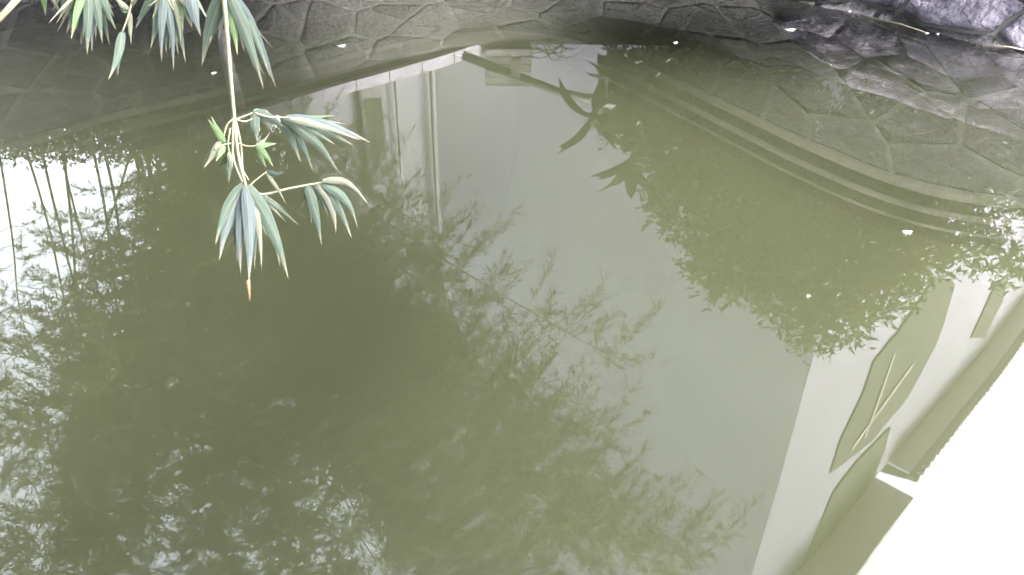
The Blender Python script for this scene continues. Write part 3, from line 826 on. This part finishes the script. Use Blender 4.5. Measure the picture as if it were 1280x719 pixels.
# ------------------------------------------------------------------ hanging bamboo spray close to the camera
def ribbon_leaf(base, tip, width, mat, parent, org, bend=0.0, sag=.06, twist=0.0, n_=9):
    """lanceolate blade with folded midrib; bend = sideways bow as a fraction of length, seen from the camera"""
    d = tip-base; L_ = d.length; view = (base-Vector((0, 0, H_CAM))).normalized()
    s0 = d.cross(view); s0.normalize(); dn = d.normalized(); nrm = dn.cross(s0).normalized()
    vs = []; uvs = []; fs = []
    for i in range(n_+1):
        t = i/n_
        prof = (math.sin(math.pi*min(1, (t*.97+.03))**.62)**.8) if i < n_ else 0
        prof = max(prof, .06 if i < n_ else .0)
        prof *= (1-.55*t**1.5)*1.18
        ww = width*.5*prof
        c = base + d*t + s0*bend*L_*math.sin(math.pi*t) + Vector((0, 0, -sag*L_))*(t*t) + Vector((0, 0, sag*L_))*t
        ang = twist*(t-.3)+.35*math.sin(i*1.7+L_*90)*.3
        sd_ = (s0*math.cos(ang)+nrm*math.sin(ang))
        up = dn.cross(sd_)
        vs += [c+sd_*ww-up*ww*.35, c+up*ww*.08, c-sd_*ww-up*ww*.35]
        uvs += [(0, t), (.5, t), (1, t)]
    for i in range(n_):
        for k in (0, 1):
            a = i*3+k; fs.append((a, a+1, a+4, a+3))
    o = mesh_obj('leaf', [v-org for v in vs], fs, mat, parent, True)
    ul = o.data.uv_layers.new(name='UVMap')
    for lp in o.data.loops: ul.data[lp.index].uv = uvs[lp.vertex_index]
    return o
def px_m(px, dist): return px*dist/F          # pixels to metres at a distance (near the picture centre)

def spray(name, label, R0, leaves, twigs, group='hanging bamboo sprays'):
    """leaves: (bx,by,tx,ty,width px,mat,bend,depth offset base,depth offset tip); twigs: list of (points, r)"""
    org = at_dist(twigs[0][0][0][0], twigs[0][0][0][1], R0)
    root = empty(name, org, label, 'bamboo spray', group)
    for pts, r_ in twigs:
        P_ = [at_dist(q[0], q[1], R0+(q[2] if len(q) > 2 else 0)) for q in pts]
        if len(P_) > 2: P_ = spline(P_, (len(P_)-1)*5)
        b = MB(); n_ = len(P_); b.tube([q-org for q in P_], [r_*(1-.45*i/n_) for i in range(n_)], 6)
        b.build('stem' if r_ > .003 else 'twig', M['nstem'], root, True)
    for lf in leaves:
        bx, by, tx, ty, wd, mt = lf[:6]; bd = lf[6] if len(lf) > 6 else random.uniform(-.03, .03)
        d0 = lf[7] if len(lf) > 7 else 0; d1 = lf[8] if len(lf) > 8 else random.uniform(-.03, .05)
        ribbon_leaf(at_dist(bx, by, R0+d0), at_dist(tx, ty, R0+d1), px_m(wd, R0)*.92, M[mt], root, org, bd, random.uniform(.0, .05), random.uniform(-.5, .5))
        ln = math.hypot(tx-bx, ty-by)
        if ln > 38 and random.random() < .75:        # slimmer blade just behind
            q = random.uniform(.55, .9); off_ = random.uniform(-.17, .17)*ln
            nx_, ny_ = -(ty-by)/ln, (tx-bx)/ln
            ribbon_leaf(at_dist(bx, by, R0+d0+.02), at_dist(bx+(tx-bx)*q+nx_*off_, by+(ty-by)*q+ny_*off_, R0+d1+random.uniform(.02, .07)), px_m(wd*random.uniform(.35, .7), R0), M[random.choice(['nleaf', 'npale', 'ngreen', 'nleaf'])], root, org, random.uniform(-.05, .05), .03, random.uniform(-.8, .8))
    return root

N_, B_, G_, P_ = 'nleaf', 'nblue', 'ngreen', 'npale'
R1 = 1.45
main = spray('hanging_bamboo', 'long hanging bamboo stem with a pale leaf fan at its end, left of centre', R1, [
 # lower fan
 (304,230,269,307,13,N_,-.06), (305,231,274,327,15,B_,-.04), (307,232,301,343,13,B_,-.03,0,-.01), (308,232,311,356,15,B_,.02,-.01,-.02), (309,233,318,338,12,N_,.03), (311,234,327,337,9,P_,.04),
 (310,232,361,350,17,N_,.04,-.01,0), (311,231,350,334,13,N_,.06,.01,.02), (309,233,296,330,11,N_,-.05,.02,.03), (312,238,375,283,7,N_,.03,.02,.04), (316,240,357,277,5,P_,.02,.03,.05),(312,236,340,300,8,N_,.06,.02,.05),
 # right spray 2
 (384,231,402,306,12,N_,.02), (396,229,420,292,10,P_,.10), (400,228,440,299,11,N_,.05), (402,229,447,285,11,N_,.13), (404,227,461,257,9,P_,.16), (403,226,456,250,9,P_,.18,-.01,.0), (392,231,411,273,6,N_,0.02,.02,.03), (386,232,377,262,5,N_,0,.03,.04),
 # right spray 1
 (360,147,420,144,5,G_,-.02), (358,147,465,179,13,B_,.05), (359,147,443,183,12,N_,.04), (357,148,425,218,13,N_,.06), (355,148,392,215,13,N_,.03,.02,.05), (354,147,376,203,11,N_,0,.01,.03), (362,148,452,176,8,P_,.02,-.01,0),
 (318,140,358,160,13,N_,.03), (316,140,313,163,11,N_,0), (318,140,322,178,12,N_,-.02), (320,142,342,168,6,P_,.04), (317,139,336,139,5,G_,.02), (320,171,326,178,5,N_,0),
 # green leaves right of the stem
 (321,182,342,209,8,G_,.03), (320,183,333,210,8,G_,0), (321,182,347,179,7,G_,-.02), (320,182,338,164,4,P_,-.06), (333,214,356,215,7,N_,-.12), (333,216,358,256,5,P_,.02), (321,180,328,166,3,P_,.0),
 # left of the stem
 (281,178,259,148,8,G_,0), (281,176,264,145,6,G_,.02), (276,176,254,211,8,P_,.03), (281,182,270,202,7,G_,0), (287,194,272,213,6,G_,0), (287,196,286,228,6,N_,.0), (292,192,297,222,6,P_,0),
 (284,170,286,187,11,N_,.1), (281,175,272,184,6,G_,0), (290,185,282,214,6,N_,.0,.02,.03),(295,195,301,225,6,N_,.0,.02,.03),(286,190,291,212,6,P_,.0,-.01,-.01),
 # top of stem
 (281,-12,252,84,17,N_,-.03), (279,-12,262,56,12,N_,-.03,.02,.03), (283,-12,297,70,13,G_,.02), (285,-12,330,113,14,N_,.02), (286,-12,345,110,16,B_,.03), (286,-14,338,98,9,N_,.04,.01,.02), (283,-14,318,88,10,N_,.02,.02,.04),
 (277,-14,270,40,10,N_,.0,.02,.03), (284,-12,306,66,9,N_,.0,.01,.02),
], [
 ([(277,-70,.02), (279,-15), (284,45), (289,105), (293,148), (297,190), (306,228), (309,240)], .0046),
 ([(292,147), (291,175), (292,200), (303,228)], .003),
 ([(294,150), (301,182,.01), (303,212,.01), (307,230)], .0028),
 ([(293,148), (284,156), (279,172)], .0022), ([(293,149), (306,152), (316,148)], .0022), ([(294,150), (304,146), (316,141)], .0022),
 ([(318,141), (334,146), (360,147)], .0022), ([(268,187), (280,181), (296,179), (310,183), (321,182)], .0018),
 ([(310,234), (320,225), (333,215)], .0018), ([(310,240), (330,243), (360,236), (387,231), (408,227)], .0026), ([(288,160), (285,180), (288,196)], .002), ([(297,180), (300,205), (311,226)], .002),
 ([(321,182), (321,172), (325,160)], .0014),
])
org = main.location
b = MB(); b.tube([at_dist(310, 350, R1-.02)-org, at_dist(311, 364, R1-.02)-org, at_dist(312, 376, R1-.01)-org], [.0035, .0025, .001], 5)
o = b.build('dry_tip', M['dry'], main, True); o['label'] = 'reddish dried leaf tip'

spray('hanging_bamboo', 'thick tuft of narrow pale leaves hanging left of the long stem at the top', 1.62, [
 (205,-12,188,62,11,N_,0), (206,-10,202,78,9,B_,-.02), (208,-8,217,90,8,B_,.02), (210,-8,232,80,8,N_,.03), (211,-8,230,72,6,P_,.04), (212,-8,226,55,6,P_,.05), (214,-8,226,42,8,N_,.03), (216,-8,241,36,6,P_,0),
 (238,-15,251,46,14,B_,-.04,-.02,-.03), (236,-15,254,14,5,P_,0), (236,-15,262,28,5,P_,0), (207,-8,208,70,8,N_,-.01,.02,.02), (196,-12,169,37,9,N_,-.02), (203,-10,176,20,6,P_,0), (210,-10,212,64,7,N_,.02,.02,.03), (222,-14,229,40,10,G_,.0,.01,.0),
 (213,-8,219,58,6,N_,.03,.02,.03), (218,-10,246,30,5,P_,.02), (205,-8,190,24,5,P_,.0), (228,-14,240,36,9,N_,.02), (208,-8,223,70,6,N_,.02,.03,.03)],
 [([(225,-70), (214,-30), (206,-8)], .0036), ([(206,-10), (196,0), (186,8)], .0015), ([(206,-10), (215,10), (228,24)], .0015), ([(240,-60), (237,-14)], .002)])
spray('hanging_bamboo', 'thin bamboo twig ending in a single pair of drooping leaves', 1.6, [
 (153,40,135,101,9,N_,.04), (154,40,147,96,9,B_,-.03), (162,14,164,56,5,P_,.0), (160,12,140,-6,6,P_,.0), (158,16,144,-6,7,N_,.0), (163,8,176,-8,4,P_,0)],
 [([(175,-70), (166,-5), (160,20), (153,40)], .0022)])
spray('hanging_bamboo', 'wide tuft of drooping bamboo leaves at the top left corner', 1.68, [
 (108,-16,83,42,11,N_,-.02), (106,-14,89,50,8,G_,-.02), (112,-14,109,70,10,N_,.0), (114,-14,115,66,8,B_,0), (116,-12,128,55,9,N_,.02), (118,-12,137,57,8,N_,.02), (120,-12,145,38,8,N_,.02), (110,-12,101,58,10,N_,-.02,.02,.03),
 (96,-14,71,41,4,P_,.02), (94,-14,70,30,4,P_,.02), (50,-18,57,20,8,G_,.02), (98,-10,60,30,3,P_,0), (112,-14,120,50,8,N_,.02,.02,.03), (104,-14,94,40,7,G_,.0,.01,.02), (115,-12,131,36,6,P_,.03), (100,-14,84,22,6,P_,.0), (78,-14,66,14,5,P_,.0), (84,-14,74,24,6,N_,.0), (124,-14,143,22,6,P_,.0),
 (110,-14,104,48,6,B_,0,.0,.0), (60,-12,81,28,4,P_,0)],
 [([(130,-75), (116,-40), (110,-12)], .0036), ([(110,-14), (80,-12), (50,-16)], .0018)])
b = MB(); a_ = at_dist(-20, 44, 2.0); b.tube([Vector((0, 0, 0)), at_dist(8, 14, 2.0)-a_, at_dist(40, -22, 2.0)-a_], [.005, .006, .007], 6)
tw = b.build('bare_twig', M['nstem'], None, True); tw.location = a_
tag(tw, 'bare grey twig crossing the top left corner', 'twig')
